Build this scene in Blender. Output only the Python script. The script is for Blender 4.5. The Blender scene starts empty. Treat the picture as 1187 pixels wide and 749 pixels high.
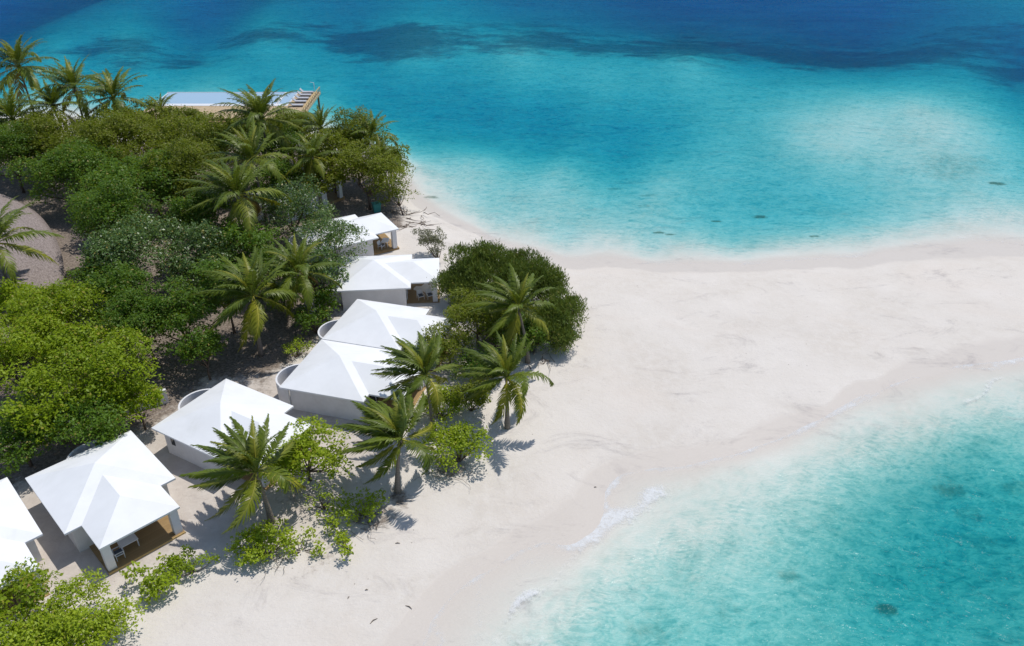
import bpy, math, random
import numpy as np

# ------------------------------------------------------------------ camera, world, sun, exposure
scene = bpy.context.scene
COL = scene.collection
CAM_H, PITCH, FPX, CX, CY = 45.0, math.radians(31.4), 931.0, 593.5, 374.5
cam_d = bpy.data.cameras.new("camera"); cam = bpy.data.objects.new("camera", cam_d); COL.objects.link(cam)
cam.location = (0, 0, CAM_H); cam.rotation_euler = (math.pi / 2 - PITCH, 0, 0)
cam_d.sensor_width = 36.0; cam_d.lens = FPX / 1187.0 * 36.0; cam_d.clip_end = 20000.0; cam_d.clip_start = 0.5
scene.camera = cam

SUN_EL = math.radians(66.5); SUN_DIR_XY = np.array([0.72, 0.694])      # horizontal direction towards the sun
world = bpy.data.worlds.new("World"); scene.world = world; world.use_nodes = True
wn = world.node_tree.nodes; wl = world.node_tree.links
sky = wn.new("ShaderNodeTexSky"); sky.sky_type = 'NISHITA'; sky.sun_disc = False
sky.sun_elevation = SUN_EL; sky.sun_rotation = math.atan2(SUN_DIR_XY[0], SUN_DIR_XY[1])
sky.air_density = 1.0; sky.dust_density = 0.6; sky.ozone_density = 1.5
wl.new(sky.outputs[0], wn["Background"].inputs[0]); wn["Background"].inputs[1].default_value = 0.118
sun_d = bpy.data.lights.new("sun", 'SUN'); sun_d.energy = 3.15; sun_d.angle = math.radians(0.55); sun_d.color = (1.0, 0.955, 0.89)
sun = bpy.data.objects.new("sun", sun_d); COL.objects.link(sun)
from mathutils import Vector
sd = Vector((SUN_DIR_XY[0] * math.cos(SUN_EL), SUN_DIR_XY[1] * math.cos(SUN_EL), math.sin(SUN_EL)))
sun.rotation_euler = sd.to_track_quat('Z', 'Y').to_euler(); sun.location = (60, 60, 90)
scene.view_settings.view_transform = 'Standard'; scene.view_settings.look = 'None'
scene.view_settings.exposure = 0.05; scene.view_settings.gamma = 1.0
scene.cycles.max_bounces = 10; scene.cycles.transparent_max_bounces = 16
scene.cycles.caustics_reflective = False; scene.cycles.caustics_refractive = False

R = np.random.RandomState

# ------------------------------------------------------------------ survey helpers: photo bearing -> place on the ground
def G(px, py, z=0.0):
    u = (px - CX) / FPX; v = (py - CY) / FPX
    d = np.array([u, math.cos(PITCH) - v * math.sin(PITCH), -(math.sin(PITCH) + v * math.cos(PITCH))])
    return np.array([0, 0, CAM_H]) + (z - CAM_H) / d[2] * d

def to_bearing(x, y, z=0.0):
    c, s = math.cos(PITCH), math.sin(PITCH)
    dz = z - CAM_H
    depth = y * c - dz * s
    return CX + FPX * x / depth, CY - FPX * (y * s + dz * c) / depth

# ------------------------------------------------------------------ node helpers
def mat(name):
    m = bpy.data.materials.new(name); m.use_nodes = True
    nt = m.node_tree; b = nt.nodes["Principled BSDF"]
    return m, nt, b
class N:
    def __init__(s, nt): s.nt = nt
    def new(s, t, **k):
        n = s.nt.nodes.new(t)
        for a, v in k.items(): setattr(n, a, v)
        return n
    def link(s, a, b): s.nt.links.new(a, b)
    def put(s, sock, v):
        if isinstance(v, (int, float)): sock.default_value = v
        elif isinstance(v, (tuple, list)):
            sock.default_value = tuple(v) if len(v) == len(sock.default_value) else tuple(v) + (1,)
        else: s.link(v, sock)
    def math(s, op, a, b=0.0, c=None, clamp=False):
        n = s.new("ShaderNodeMath", operation=op); n.use_clamp = clamp
        s.put(n.inputs[0], a); s.put(n.inputs[1], b)
        if c is not None: s.put(n.inputs[2], c)
        return n.outputs[0]
    def noise(s, vec, scale, detail=3.0, rough=0.55, dist=0.0):
        n = s.new("ShaderNodeTexNoise"); s.link(vec, n.inputs["Vector"])
        n.inputs["Scale"].default_value = scale; n.inputs["Detail"].default_value = detail
        n.inputs["Roughness"].default_value = rough; n.inputs["Distortion"].default_value = dist
        return n.outputs["Fac"]
    def ramp(s, fac, lo, hi, a=0.0, b=1.0, smooth=True):
        n = s.new("ShaderNodeMapRange"); n.interpolation_type = 'SMOOTHSTEP' if smooth else 'LINEAR'
        s.put(n.inputs[0], fac)
        for i, v in enumerate((lo, hi, a, b)): s.put(n.inputs[i + 1], v)
        return n.outputs[0]
    def mix(s, fac, a, b, mode='MIX'):
        n = s.new("ShaderNodeMix", data_type='RGBA', blend_type=mode)
        s.put(n.inputs[0], fac); s.put(n.inputs[6], a); s.put(n.inputs[7], b)
        return n.outputs[2]
    def attr(s, name):
        n = s.new("ShaderNodeAttribute"); n.attribute_name = name; return n
    def pos(s): return s.new("ShaderNodeNewGeometry").outputs["Position"]
    def obj(s): return s.new("ShaderNodeTexCoord").outputs["Object"]
    def mapping(s, vec, scale=(1, 1, 1), rot=(0, 0, 0)):
        n = s.new("ShaderNodeMapping"); s.link(vec, n.inputs[0])
        n.inputs["Scale"].default_value = scale; n.inputs["Rotation"].default_value = rot
        return n.outputs[0]
    def bump(s, h, strength, dist=0.1):
        n = s.new("ShaderNodeBump"); n.inputs["Strength"].default_value = strength; n.inputs["Distance"].default_value = dist
        s.link(h, n.inputs["Height"]); return n.outputs[0]

def plain(name, color, rough=0.6, var=0.06, scale=3.0, bump=0.0, spec=0.3, dirt=None):
    m, nt, b = mat(name); k = N(nt); o = k.pos()
    n = k.noise(o, scale, 5.0, 0.6)
    c = k.mix(k.ramp(n, 0.3, 0.7), tuple(max(0, v * (1 - var)) for v in color), tuple(min(1, v * (1 + var)) for v in color))
    if dirt:
        n2 = k.noise(o, scale * 0.4, 6.0, 0.7, 0.6)
        c = k.mix(k.ramp(n2, 0.52, 0.75, 0, dirt[1]), c, dirt[0])
    k.link(c, b.inputs["Base Color"]); b.inputs["Roughness"].default_value = rough
    b.inputs["Specular IOR Level"].default_value = spec
    if bump:
        k.link(k.bump(k.noise(o, scale * 8, 4.0), bump, 0.05), b.inputs["Normal"])
    return m

# ------------------------------------------------------------------ mesh helpers
def link_mesh(name, verts, faces, m, parent=None, attrs=None, smooth=False):
    me = bpy.data.meshes.new(name)
    if isinstance(faces, np.ndarray):
        nv, nf, k = len(verts), len(faces), faces.shape[1]
        me.vertices.add(nv); me.vertices.foreach_set("co", np.asarray(verts, np.float32).ravel())
        me.loops.add(nf * k); me.loops.foreach_set("vertex_index", faces.astype(np.int32).ravel())
        me.polygons.add(nf); me.polygons.foreach_set("loop_start", np.arange(0, nf * k, k, dtype=np.int32))
        me.update(calc_edges=True)
    else:
        me.from_pydata([tuple(map(float, v)) for v in verts], [], faces); me.update()
    for an, av in (attrs or {}).items():
        a = me.attributes.new(an, 'FLOAT', 'POINT'); a.data.foreach_set("value", np.asarray(av, np.float32))
    if smooth: me.polygons.foreach_set("use_smooth", np.ones(len(me.polygons), dtype=bool))
    if m: me.materials.append(m)
    o = bpy.data.objects.new(name, me); COL.objects.link(o)
    if parent: o.parent = parent
    return o
class MB:
    def __init__(s): s.v = []; s.f = []
    def add(s, vs, fs):
        b = len(s.v); s.v += [tuple(v) for v in vs]; s.f += [tuple(b + i for i in f) for f in fs]; return s
    def box(s, x0, y0, z0, x1, y1, z1):
        return s.add([(x0, y0, z0), (x1, y0, z0), (x1, y1, z0), (x0, y1, z0), (x0, y0, z1), (x1, y0, z1), (x1, y1, z1), (x0, y1, z1)],
                     [(3, 2, 1, 0), (4, 5, 6, 7), (0, 1, 5, 4), (1, 2, 6, 5), (2, 3, 7, 6), (3, 0, 4, 7)])
    def tube(s, pts, rads, n=7, cap=True):
        pts = [np.array(p, float) for p in pts]; b = len(s.v); up = np.array([0.13, 0.31, 0.94])
        for i, p in enumerate(pts):
            t = pts[min(i + 1, len(pts) - 1)] - pts[max(i - 1, 0)]; t /= np.linalg.norm(t) + 1e-9
            ref = up if abs(t @ up) < 0.95 else np.array([1.0, 0, 0])
            a = np.cross(t, ref); a /= np.linalg.norm(a); c = np.cross(t, a)
            for j in range(n):
                th = 2 * math.pi * j / n
                s.v.append(tuple(p + rads[i] * (math.cos(th) * a + math.sin(th) * c)))
        for i in range(len(pts) - 1):
            for j in range(n):
                s.f.append((b + i * n + j, b + i * n + (j + 1) % n, b + (i + 1) * n + (j + 1) % n, b + (i + 1) * n + j))
        if cap:
            s.f.append(tuple(b + j for j in range(n))[::-1]); e = b + (len(pts) - 1) * n; s.f.append(tuple(e + j for j in range(n)))
        return s
    def build(s, name, m, parent=None, smooth=False):
        return link_mesh(name, s.v, s.f, m, parent, smooth=smooth)
def empty(name, loc=(0, 0, 0), rz=0.0, label=None, cat=None, group=None):
    o = bpy.data.objects.new(name, None); COL.objects.link(o); o.location = loc; o.rotation_euler = (0, 0, rz)
    o.empty_display_size = 0.3
    if label: tag(o, label, cat, group)
    return o
def tag(o, label=None, cat=None, group=None, kind=None):
    if label: o["label"] = label
    if cat: o["category"] = cat
    if group: o["group"] = group
    if kind: o["kind"] = kind
    return o
def copy_tree(o, parent=None):
    c = o.copy(); COL.objects.link(c); c.parent = parent
    for ch in list(o.children): copy_tree(ch, c)
    return c

# ------------------------------------------------------------------ the lie of the land and the sea bed (surveyed spot heights, metres)
SPOTS = """
1187 414 0;1150 420 0;1105 425 0;1060 437 0;1030 447 0;1000 458 0;965 476 0;940 490 0;905 508 0;870 520 0;830 531 0;790 541 0;755 543 0
722 549 0;703 566 0;700 590 0;692 612 0;668 630 0;630 628 0;592 643 0;556 666 0;524 690 0;500 720 0;490 749 0
640 655 -.03;600 680 -.04;560 715 -.04;540 749 -.04;670 600 .05;740 580 -.04;720 600 -.05;690 635 -.14;655 678 -.25;615 710 -.25;585 749 -.27
1187 560 -2.1;1100 570 -2.2;1187 749 -2.0;1000 620 -1.7;900 560 -.5;1000 500 -.32;1100 470 -.35;1187 470 -.55;800 600 -.4;850 680 -1.05
750 749 -1.25;900 749 -1.5;700 680 -.6;650 720 -.6;690 749 -1.0;1040 680 -2.2;1000 749 -1.9;900 620 -.9;1100 520 -1.2;1000 550 -1.0;780 560 -.12;850 545 -.18;950 510 -.2
760 660 -.8;820 720 -1.3;1050 470 -.15;1120 440 -.12;1187 510 -1.2;1150 660 -2.3
478 222 0;488 233 0;508 246 0;533 259 0;562 274 0;600 287 0;640 297 0;690 301 0;740 304 0;790 306 0;840 306 0;900 303 0;960 300 0;1020 294 0;1070 288 0;1120 284 0;1187 284 0
1100 272 -.08;1187 266 -.12;1000 284 -.14;1040 262 -.35
560 250 -.32;650 280 -.26;750 288 -.26;850 284 -.4;600 220 -.65;700 230 -.75;800 240 -.9;900 250 -1.0;950 238 -1.05;880 210 -1.1;520 200 -.45;520 172 -.9
500 130 -2.3;560 140 -2.5;640 150 -2.4;720 158 -2.3;780 150 -1.8;650 185 -.9;560 178 -.8;850 180 -1.0;700 110 -1.5;800 110 -1.4;600 80 -1.3;500 85 -1.9;700 65 -1.4;850 80 -1.5
1000 88 -1.5;1100 84 -1.7;1187 110 -1.9;770 200 -.85;640 250 -.5;750 262 -.55
930 155 -0.61;960 132 -0.61;1000 121 -0.61;1060 119 -0.54;1110 136 -0.54;1140 172 -0.64;1000 170 -0.54;1050 190 -0.54;1100 202 -0.61;980 192 -0.68;935 176 -0.71;1050 150 -0.50
868 160 -1.1;890 118 -1.1;960 98 -1.2;1060 95 -1.3;1140 108 -1.25;1187 150 -1.15;1187 205 -.8;930 218 -1.05;880 196 -1.1;1000 232 -.9;1000 256 -.6;1080 235 -.6;1187 235 -.42;1130 245 -.3
0 0 -12;0 25 -8;60 45 -3;150 35 -3;250 0 -9;300 25 -3.2;400 5 -6;600 5 -6;800 12 -9;900 30 -7;700 28 -5;1000 30 -9;1187 0 -5;1187 40 -7;850 50 -4.5;600 48 -2.2;1100 58 -4.5;1000 66 -2.6;800 58 -2.4
100 70 -2.2;200 80 -1.9;300 70 -1.8;400 80 -1.9;400 105 -1.7;250 95 -1.1;480 50 -2.4;450 20 -4;420 130 -1.6;470 160 -1.1
0 138 0;100 142 0;200 148 0;300 152 0;390 160 0;445 180 0;466 203 0;-100 136 0;-250 134 0;0 115 -.8;150 125 -.8;300 130 -.9;-150 110 -.9
100 180 .9;300 200 .9;400 220 .7;440 230 .6;50 400 .9;200 330 .9;400 330 .9;460 290 .8;300 450 .9;-100 300 .9;-200 600 .9;-250 400 .9
500 262 .45;550 280 .45;600 310 .6;640 360 .85;550 350 .9;700 320 .25;700 400 .7;800 350 .5;900 340 .42;1000 335 .35;1100 315 .22;1187 325 .3;1187 365 .22;1100 375 .32;1000 400 .32
900 445 .3;800 490 .3;700 500 .38;650 540 .32;600 560 .34;540 620 .25;480 660 .28;400 700 .45;300 700 .75;500 590 .6;600 500 .75;650 440 .8;200 720 .8;100 749 .9;0 749 .9;300 600 .9;100 600 .9;400 500 .9;450 540 .85
850 400 .5;760 430 .55;1000 370 .42;760 322 .2;860 322 .2;960 316 .16;1060 306 .14
1150 396 .09;1080 417 .1;1020 440 .1;960 471 .09;850 512 .09;770 521 .1;725 532 .08;650 588 .09;612 598 .14;560 632 .15;520 645 .16;470 700 .15;420 749 .15;1187 390 .09
"""
_p = np.array([[float(t) for t in q.split()] for q in SPOTS.replace("\n", ";").split(";") if q.strip()])
_lag = (_p[:, 1] < 300) & (_p[:, 1] > 62) & (_p[:, 2] < 0)
_p[_lag, 2] = _p[_lag, 2] * 1.5 - .40 * np.maximum(0, -_p[_lag, 2] - .6).clip(0, 1.2) - .08 * (_p[_lag, 2] < -.2)
_near = (_p[:, 1] >= 300) & (_p[:, 2] < -.1)
_p[_near, 2] = -.88 * np.abs(_p[_near, 2]) ** 1.3
_c = np.sign(_p[:, 2]) * np.abs(_p[:, 2]) ** 0.6
_X = _p[:, :2] / 100.0
def _phi(r): return r ** 2 * np.log(r + 1e-9)
def _fit(X, c, lam):
    n = len(X); A = np.zeros((n + 3, n + 3))
    A[:n, :n] = _phi(np.linalg.norm(X[:, None] - X[None], axis=2)) + lam * np.eye(n)
    A[:n, n] = 1; A[:n, n + 1:] = X; A[n, :n] = 1; A[n + 1:, :n] = X.T
    return np.linalg.solve(A, np.concatenate([c, np.zeros(3)]))
_W = _fit(_X, _c, 0.004)
def survey(x, y):                      # height of sand / sea bed at world x, y
    x = np.asarray(x, float).ravel(); y = np.asarray(y, float).ravel()
    yc = np.clip(y, 30, 275); bx, by = to_bearing(x, yc)
    bx = np.clip(bx, -250, 1400) / 100.0; by = np.clip(by, -4, 800) / 100.0
    out = np.zeros(len(x))
    for i in range(0, len(x), 20000):
        s = slice(i, i + 20000); Q = np.stack([bx[s], by[s]], 1)
        r = np.sqrt(((Q[:, None] - _X[None]) ** 2).sum(2))
        out[s] = _phi(r) @ _W[:-3] + _W[-3] + Q @ _W[-2:]
    z = np.sign(out) * np.abs(out) ** (1 / 0.6)
    far = np.clip((np.hypot(x, y - 130) - 260) / 150, 0, 1)
    z = np.where(far > 0, z * (1 - far) - 14 * far, z)
    return np.clip(z, -14, 1.05)
def ground(px, py):                    # place on the sand seen at that bearing
    z = 0.8
    for _ in range(6):
        p = G(px, py, z); z = float(survey(p[0], p[1])[0])
    return np.array([p[0], p[1], z])
def gz(x, y): return float(survey([x], [y])[0])

def dist_to_poly(x, y, pts):
    d = np.full(len(x), 1e9)
    for (ax, ay), (bx, by) in zip(pts[:-1], pts[1:]):
        vx, vy = bx - ax, by - ay; t = np.clip(((x - ax) * vx + (y - ay) * vy) / (vx * vx + vy * vy + 1e-9), 0, 1)
        d = np.minimum(d, np.hypot(x - ax - t * vx, y - ay - t * vy))
    return d
def inside(x, y, poly):
    c = np.zeros(len(x), bool); n = len(poly)
    for i in range(n):
        (x1, y1), (x2, y2) = poly[i], poly[(i + 1) % n]
        c ^= ((y1 > y) != (y2 > y)) & (x < (x2 - x1) * (y - y1) / (y2 - y1 + 1e-12) + x1)
    return c
def wobble(x, y, seed, scale):
    r = R(seed); o = np.zeros(len(x))
    for k in range(6):
        f = scale * 1.7 ** k; a = r.rand() * 6.28; o += np.sin((x * math.cos(a) + y * math.sin(a)) * f + r.rand() * 6.28 + 1.3 * np.sin((y * math.cos(a) - x * math.sin(a)) * f * 0.8)) / 1.5 ** k
    return o / 2.2

def axis(segs):
    out = []
    for a, b, s in segs: out += list(np.arange(a, b - 1e-6, s))
    return np.array(out + [segs[-1][1]])
XS = axis([(-3600, -1200, 800), (-1200, -300, 150), (-300, -90, 3.0), (-90, -34, .8), (-34, 52, .3), (52, 110, .7), (110, 300, 3.0), (300, 1200, 150), (1200, 3600, 800)])
YS = axis([(-3000, -600, 800), (-600, 0, 100), (0, 30, 3), (30, 80, .3), (80, 130, .6), (130, 300, 1.6), (300, 420, 10), (420, 1200, 130), (1200, 6000, 800)])
GX, GY = np.meshgrid(XS, YS); gx, gy = GX.ravel(), GY.ravel()
gzv = survey(gx, gy)
nx, ny = len(XS), len(YS)
_i = (np.arange(ny - 1)[:, None] * nx + np.arange(nx - 1)[None]).ravel()
QUADS = np.stack([_i, _i + 1, _i + 1 + nx, _i + nx], 1)
def wpoly(pts, z=0.8): return [tuple(G(a, b, z)[:2]) for a, b in pts]

# leaf litter / trodden soil under the trees, behind the villas
litter_poly = wpoly([(-260, 150), (0, 154), (200, 162), (380, 170), (445, 198), (470, 235), (470, 262), (420, 290), (400, 340), (385, 372), (340, 420), (310, 450), (245, 440), (180, 500), (150, 505), (90, 535), (20, 565), (-260, 690)])
ins = inside(gx, gy, litter_poly); dl = dist_to_poly(gx, gy, litter_poly + litter_poly[:1])
litter = np.clip(np.where(ins, dl, -dl) / 3.0 + 0.5 + 0.35 * wobble(gx, gy, 3, .35), 0, 1)
for (a, b, r, s) in [(585, 395, 5.5, 1.0), (560, 350, 5, .9), (630, 385, 3.5, .8), (462, 575, 1.6, .8), (370, 645, 3.0, .4), (430, 590, 3.0, .6), (520, 540, 2.5, .6), (320, 610, 1.5, .5), (345, 580, 3, .4)]:
    p = G(a, b, .85); q = np.hypot(gx - p[0], gy - p[1]) / r + 0.25 * wobble(gx, gy, 5, .9)
    litter = np.maximum(litter, s * np.clip(1.5 - 1.5 * q, 0, 1))
# trodden, slightly greyer sand between the villas
path_poly = wpoly([(-200, 700), (30, 560), (160, 500), (250, 440), (330, 430), (420, 460), (470, 520), (420, 590), (330, 620), (215, 650), (120, 690), (60, 690), (-200, 800)], .9)
ip = inside(gx, gy, path_poly); dp = dist_to_poly(gx, gy, path_poly + path_poly[:1])
trod = np.clip(np.where(ip, dp, -dp) / 2.5 + 0.4 + 0.3 * wobble(gx, gy, 9, .5), 0, 1)
# coral reef and sea-grass on the bed
reef = np.zeros(len(gx))
for (a, b, rx, ry, s) in [(470, 30, 190, 26, .95), (320, 28, 100, 13, .75), (150, 44, 140, 20, .7), (620, 26, 110, 24, .8), (690, 36, 70, 14, .8), (800, 30, 150, 27, .85), (920, 36, 160, 28, .85), (1080, 40, 150, 26, .9), (1187, 56, 90, 18, .85), (745, 34, 50, 14, .7), (1150, 12, 110, 14, .5), (980, 10, 140, 12, .5)]:
    bx, by = to_bearing(gx, np.clip(gy, 20, 400)); q = np.hypot((bx - a) / rx, (by - b) / ry) + 0.38 * wobble(gx, gy, 11, .09) + .2 * wobble(gx, gy, 12, .4)
    reef = np.maximum(reef, s * np.clip(1.5 - 1.4 * q, 0, 1))
grass = np.zeros(len(gx))
for (a, b, rx, ry, s) in [(1108, 188, 75, 26, .30), (850, 700, 60, 40, .25), (750, 720, 80, 50, .3), (950, 660, 330, 150, .13)]:
    bx, by = to_bearing(gx, np.clip(gy, 20, 400)); q = np.hypot((bx - a) / rx, (by - b) / ry) + 0.3 * wobble(gx, gy, 13, .2)
    grass = np.maximum(grass, s * np.clip(1.3 - 1.3 * q, 0, 1))
for (a, b, r, s) in [(1040, 680, .7, .6), (1112, 548, 1.2, .45), (1135, 572, 1.2, .35), (1035, 738, .6, .55), (1187, 545, 1.2, .4), (1150, 600, 1.4, .3), (920, 655, .7, .4),
                     (765, 262, .7, .7), (778, 264, .6, .7), (832, 244, .6, .8), (882, 237, .8, .7), (946, 267, .6, .7), (712, 205, 1.0, .4), (752, 217, 1.0, .35), (745, 229, 1.0, .35), (500, 228, .9, .5), (1160, 205, 1.1, .8)]:
    p = G(a, b); q = np.hypot((gx - p[0]) / 1.7, gy - p[1]) / r + 0.3 * wobble(gx, gy, 17, 1.3)
    grass = np.maximum(grass, s * np.clip(2.0 - 2.0 * q, 0, 1))
tz = gzv + np.where(gzv > .12, 0.05 * wobble(gx, gy, 21, .45) * np.clip((gzv - .12) / .3, 0, 1), 0)

# sand / sea bed material
m_sand, nt, b = mat("coral_sand"); k = N(nt); P = k.pos()
sep = k.new("ShaderNodeSeparateXYZ"); k.link(P, sep.inputs[0])
n1 = k.noise(P, 0.12, 5, .6, .4); n2 = k.noise(P, 1.1, 5, .65, .3); n3 = k.noise(P, 9.0, 4, .7)
base = k.mix(k.ramp(n1, .32, .68), (.612, .562, .500), (.695, .650, .595))
base = k.mix(k.ramp(n2, .35, .72), base, (.665, .620, .563))
base = k.mix(k.ramp(n3, .5, .8, 0, .35), base, (.50, .44, .385))
pk = k.ramp(k.noise(k.mapping(P, (1, 1.6, 1)), .06, 3, .6, .8), .5, .72, 0, .55)
base = k.mix(pk, base, (.655, .590, .523))
wetline = k.math('ADD', sep.outputs[2], k.math('MULTIPLY', k.math('SUBTRACT', k.noise(P, .3, 4, .5, .3), .5), .10))
wet = k.ramp(wetline, .07, .125, 1.0, 0.0)
under = k.ramp(sep.outputs[2], -.10, .01, 0.0, 1.0)
base = k.mix(k.math('MULTIPLY', k.math('MULTIPLY', wet, under), .85), base, (.575, .522, .465))
vs_ = k.new("ShaderNodeTexVoronoi"); vs_.inputs["Scale"].default_value = 1.1; k.link(P, vs_.inputs["Vector"])
spc = k.new("ShaderNodeSeparateColor"); k.link(vs_.outputs["Color"], spc.inputs[0])
spk = k.math('MULTIPLY', k.math('MULTIPLY', k.ramp(vs_.outputs["Distance"], .04, .08, 1, 0), k.math('GREATER_THAN', spc.outputs[0], .80)), k.ramp(sep.outputs[2], .2, .4))
base = k.mix(k.math('MULTIPLY', spk, .65), base, (.20, .16, .12))
trk = k.noise(k.mapping(P, (1, 2.2, 1), (0, 0, .35)), .55, 6, .78, 1.2); base = k.mix(k.math('MULTIPLY', k.ramp(trk, .56, .66, 0, .13), k.ramp(sep.outputs[2], .15, .35)), base, (.47, .42, .37))
tr = k.attr("trod").outputs["Fac"]; base = k.mix(k.math('MULTIPLY', tr, k.ramp(n2, .3, .7, .35, .75)), base, (.46, .40, .35))
li = k.attr("litter").outputs["Fac"]
lm = k.ramp(k.math('ADD', li, k.math('MULTIPLY', k.math('SUBTRACT', k.noise(P, 1.6, 6, .75), .5), 1.6)), .25, .85)
lcol = k.mix(k.ramp(k.noise(P, 4.5, 5, .8), .38, .66), (.10, .074, .055), (.30, .245, .20))
base = k.mix(k.math('MULTIPLY', lm, .93), base, lcol)
rf = k.attr("reef").outputs["Fac"]
rm = k.ramp(k.math('ADD', rf, k.math('MULTIPLY', k.math('SUBTRACT', k.noise(k.mapping(P, (.5, 1, 1)), .22, 7, .8, .8), .5), 2.4)), .05, .95)
base = k.mix(k.math('MULTIPLY', rm, .9), base, k.mix(n2, (.10, .085, .11), (.19, .16, .17)))
gf = k.attr("grass").outputs["Fac"]
gm = k.ramp(k.math('ADD', gf, k.math('MULTIPLY', k.math('SUBTRACT', k.noise(P, 1.2, 5, .7), .5), .7)), .1, .8)
base = k.mix(k.math('MULTIPLY', gm, .9), base, (.10, .13, .07))
k.link(base, b.inputs["Base Color"])
k.link(k.ramp(wet, 0, 1, .95, .42), b.inputs["Roughness"]); b.inputs["Specular IOR Level"].default_value = .25
foot = k.noise(P, 2.6, 5, .7); ripple = k.noise(k.mapping(P, (1.0, 3.0, 1), (0, 0, .5)), 2.2, 3, .5, 1.0)
hgt = k.math('ADD', k.math('MULTIPLY', foot, k.ramp(wet, 0, 1, 1.0, .05)), k.math('MULTIPLY', ripple, .4))
k.link(k.bump(hgt, .55, .10), b.inputs["Normal"])
seabed = link_mesh("sand_ground", np.stack([gx, gy, tz], 1), QUADS, m_sand, attrs=dict(litter=litter, trod=trod, reef=reef, grass=grass), smooth=True)
tag(seabed, kind="structure")

# ------------------------------------------------------------------ the sea
depth = np.maximum(0, -gzv)
foam = np.zeros(len(gx))
def foam_line(pts, w, s, seed=0, jit=.25):
    global foam
    ws = [tuple(G(a, c)[:2]) for a, c in pts]
    d = dist_to_poly(gx, gy, ws) + jit * wobble(gx, gy, 40 + seed, 1.1) * w * 2
    foam = np.maximum(foam, s * np.clip(1.25 - d / w, 0, 1))
foam_line([(660, 628), (674, 622), (690, 612), (706, 602), (716, 597)], 1.0, 1.0, 1)
foam_line([(668, 626), (702, 605)], 1.25, 1.0, 2)
foam_line([(729, 594), (745, 584), (758, 574), (764, 572)], 0.95, .95, 3)
foam_line([(702, 588), (698, 580), (706, 566), (722, 550), (740, 545), (765, 542)], 0.34, .85, 4)
foam_line([(765, 542), (790, 536), (815, 532)], 0.70, .75, 5)
foam_line([(845, 528), (866, 521), (885, 513)], 0.50, .85, 6)
foam_line([(900, 510), (920, 503), (950, 488), (985, 470), (1000, 465)], 0.42, .8, 7)
foam_line([(1000, 465), (1030, 447), (1060, 436), (1100, 425), (1150, 428)], 0.34, .6, 8)
foam_line([(1155, 424), (1172, 418), (1187, 412), (1205, 408)], 0.70, .9, 9)
foam_line([(1118, 466), (1140, 458), (1150, 441), (1160, 438)], 0.34, .6, 10)
foam_line([(594, 706), (600, 697), (612, 690), (618, 688)], 0.38, .95, 11)
foam_line([(588, 640), (598, 644), (580, 652)], 0.35, .55, 12)
foam_line([(494, 721), (505, 728), (512, 742), (508, 760)], 0.40, .6, 13)
foam_line([(556, 665), (556, 735), (550, 760)], 0.34, .3, 14)
foam_line([(575, 749), (590, 716), (612, 700), (640, 676), (668, 645)], 0.34, .35, 15)
foam_line([(560, 742), (600, 742), (650, 748)], 0.50, .35, 16)
foam_line([(800, 306), (850, 307), (905, 304), (935, 300), (1000, 296), (1040, 296)], 0.34, .55, 17)
foam_line([(700, 303), (760, 306), (800, 306)], 0.34, .4, 18)
foam_line([(1058, 282), (1080, 285), (1095, 289)], 0.35, .6, 19)
foam_line([(1110, 276), (1140, 277), (1187, 284), (1220, 288)], 0.34, .6, 20)
foam_line([(700, 306), (712, 299), (735, 300)], 0.34, .3, 21)
foam_line([(550, 266), (600, 286), (660, 298), (700, 303)], 0.34, .3, 22)
foam_line([(703, 566), (722, 549), (755, 543), (790, 541), (830, 531), (870, 520), (905, 508), (940, 490), (965, 476), (1000, 458), (1030, 447), (1060, 437), (1105, 425), (1150, 420), (1187, 414)], .34, .72, 24)
foam_line([(490, 749), (500, 720), (524, 690), (556, 666), (592, 643), (630, 630), (664, 630)], .34, .68, 25)
foam_line([(600, 660), (640, 640), (668, 634)], 0.34, .25, 23)
silt = np.clip((78 - gy) / 12, 0, 1)           # stirred-up sediment in the near bay
wz = np.zeros(len(gx))
# the little breaking wave running up the near beach, and a low swell outside it
for pts, hgt_, w in [([(570, 760), (578, 745), (592, 716), (614, 700), (640, 678), (668, 645), (690, 632)], .16, .42), ([(1100, 472), (1118, 466), (1140, 458), (1152, 441)], .09, .3)]:
    d = dist_to_poly(gx, gy, [tuple(G(a, c)[:2]) for a, c in pts]); wz = np.maximum(wz, hgt_ * .55 * np.exp(-(d / w) ** 2))
m_sea, nt, b = mat("lagoon_water"); k = N(nt); nt.nodes.remove(b); out = nt.nodes["Material Output"]; P = k.pos()
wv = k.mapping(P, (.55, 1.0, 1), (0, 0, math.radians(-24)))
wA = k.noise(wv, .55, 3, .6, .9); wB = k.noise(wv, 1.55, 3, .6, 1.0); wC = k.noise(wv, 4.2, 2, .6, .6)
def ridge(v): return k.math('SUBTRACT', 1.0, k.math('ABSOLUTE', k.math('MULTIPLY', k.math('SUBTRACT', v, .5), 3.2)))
caustic_net = k.math('ADD', k.math('MULTIPLY', ridge(wA), .45), k.math('MULTIPLY', ridge(wB), .55))
dep = k.attr("depth").outputs["Fac"]
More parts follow.
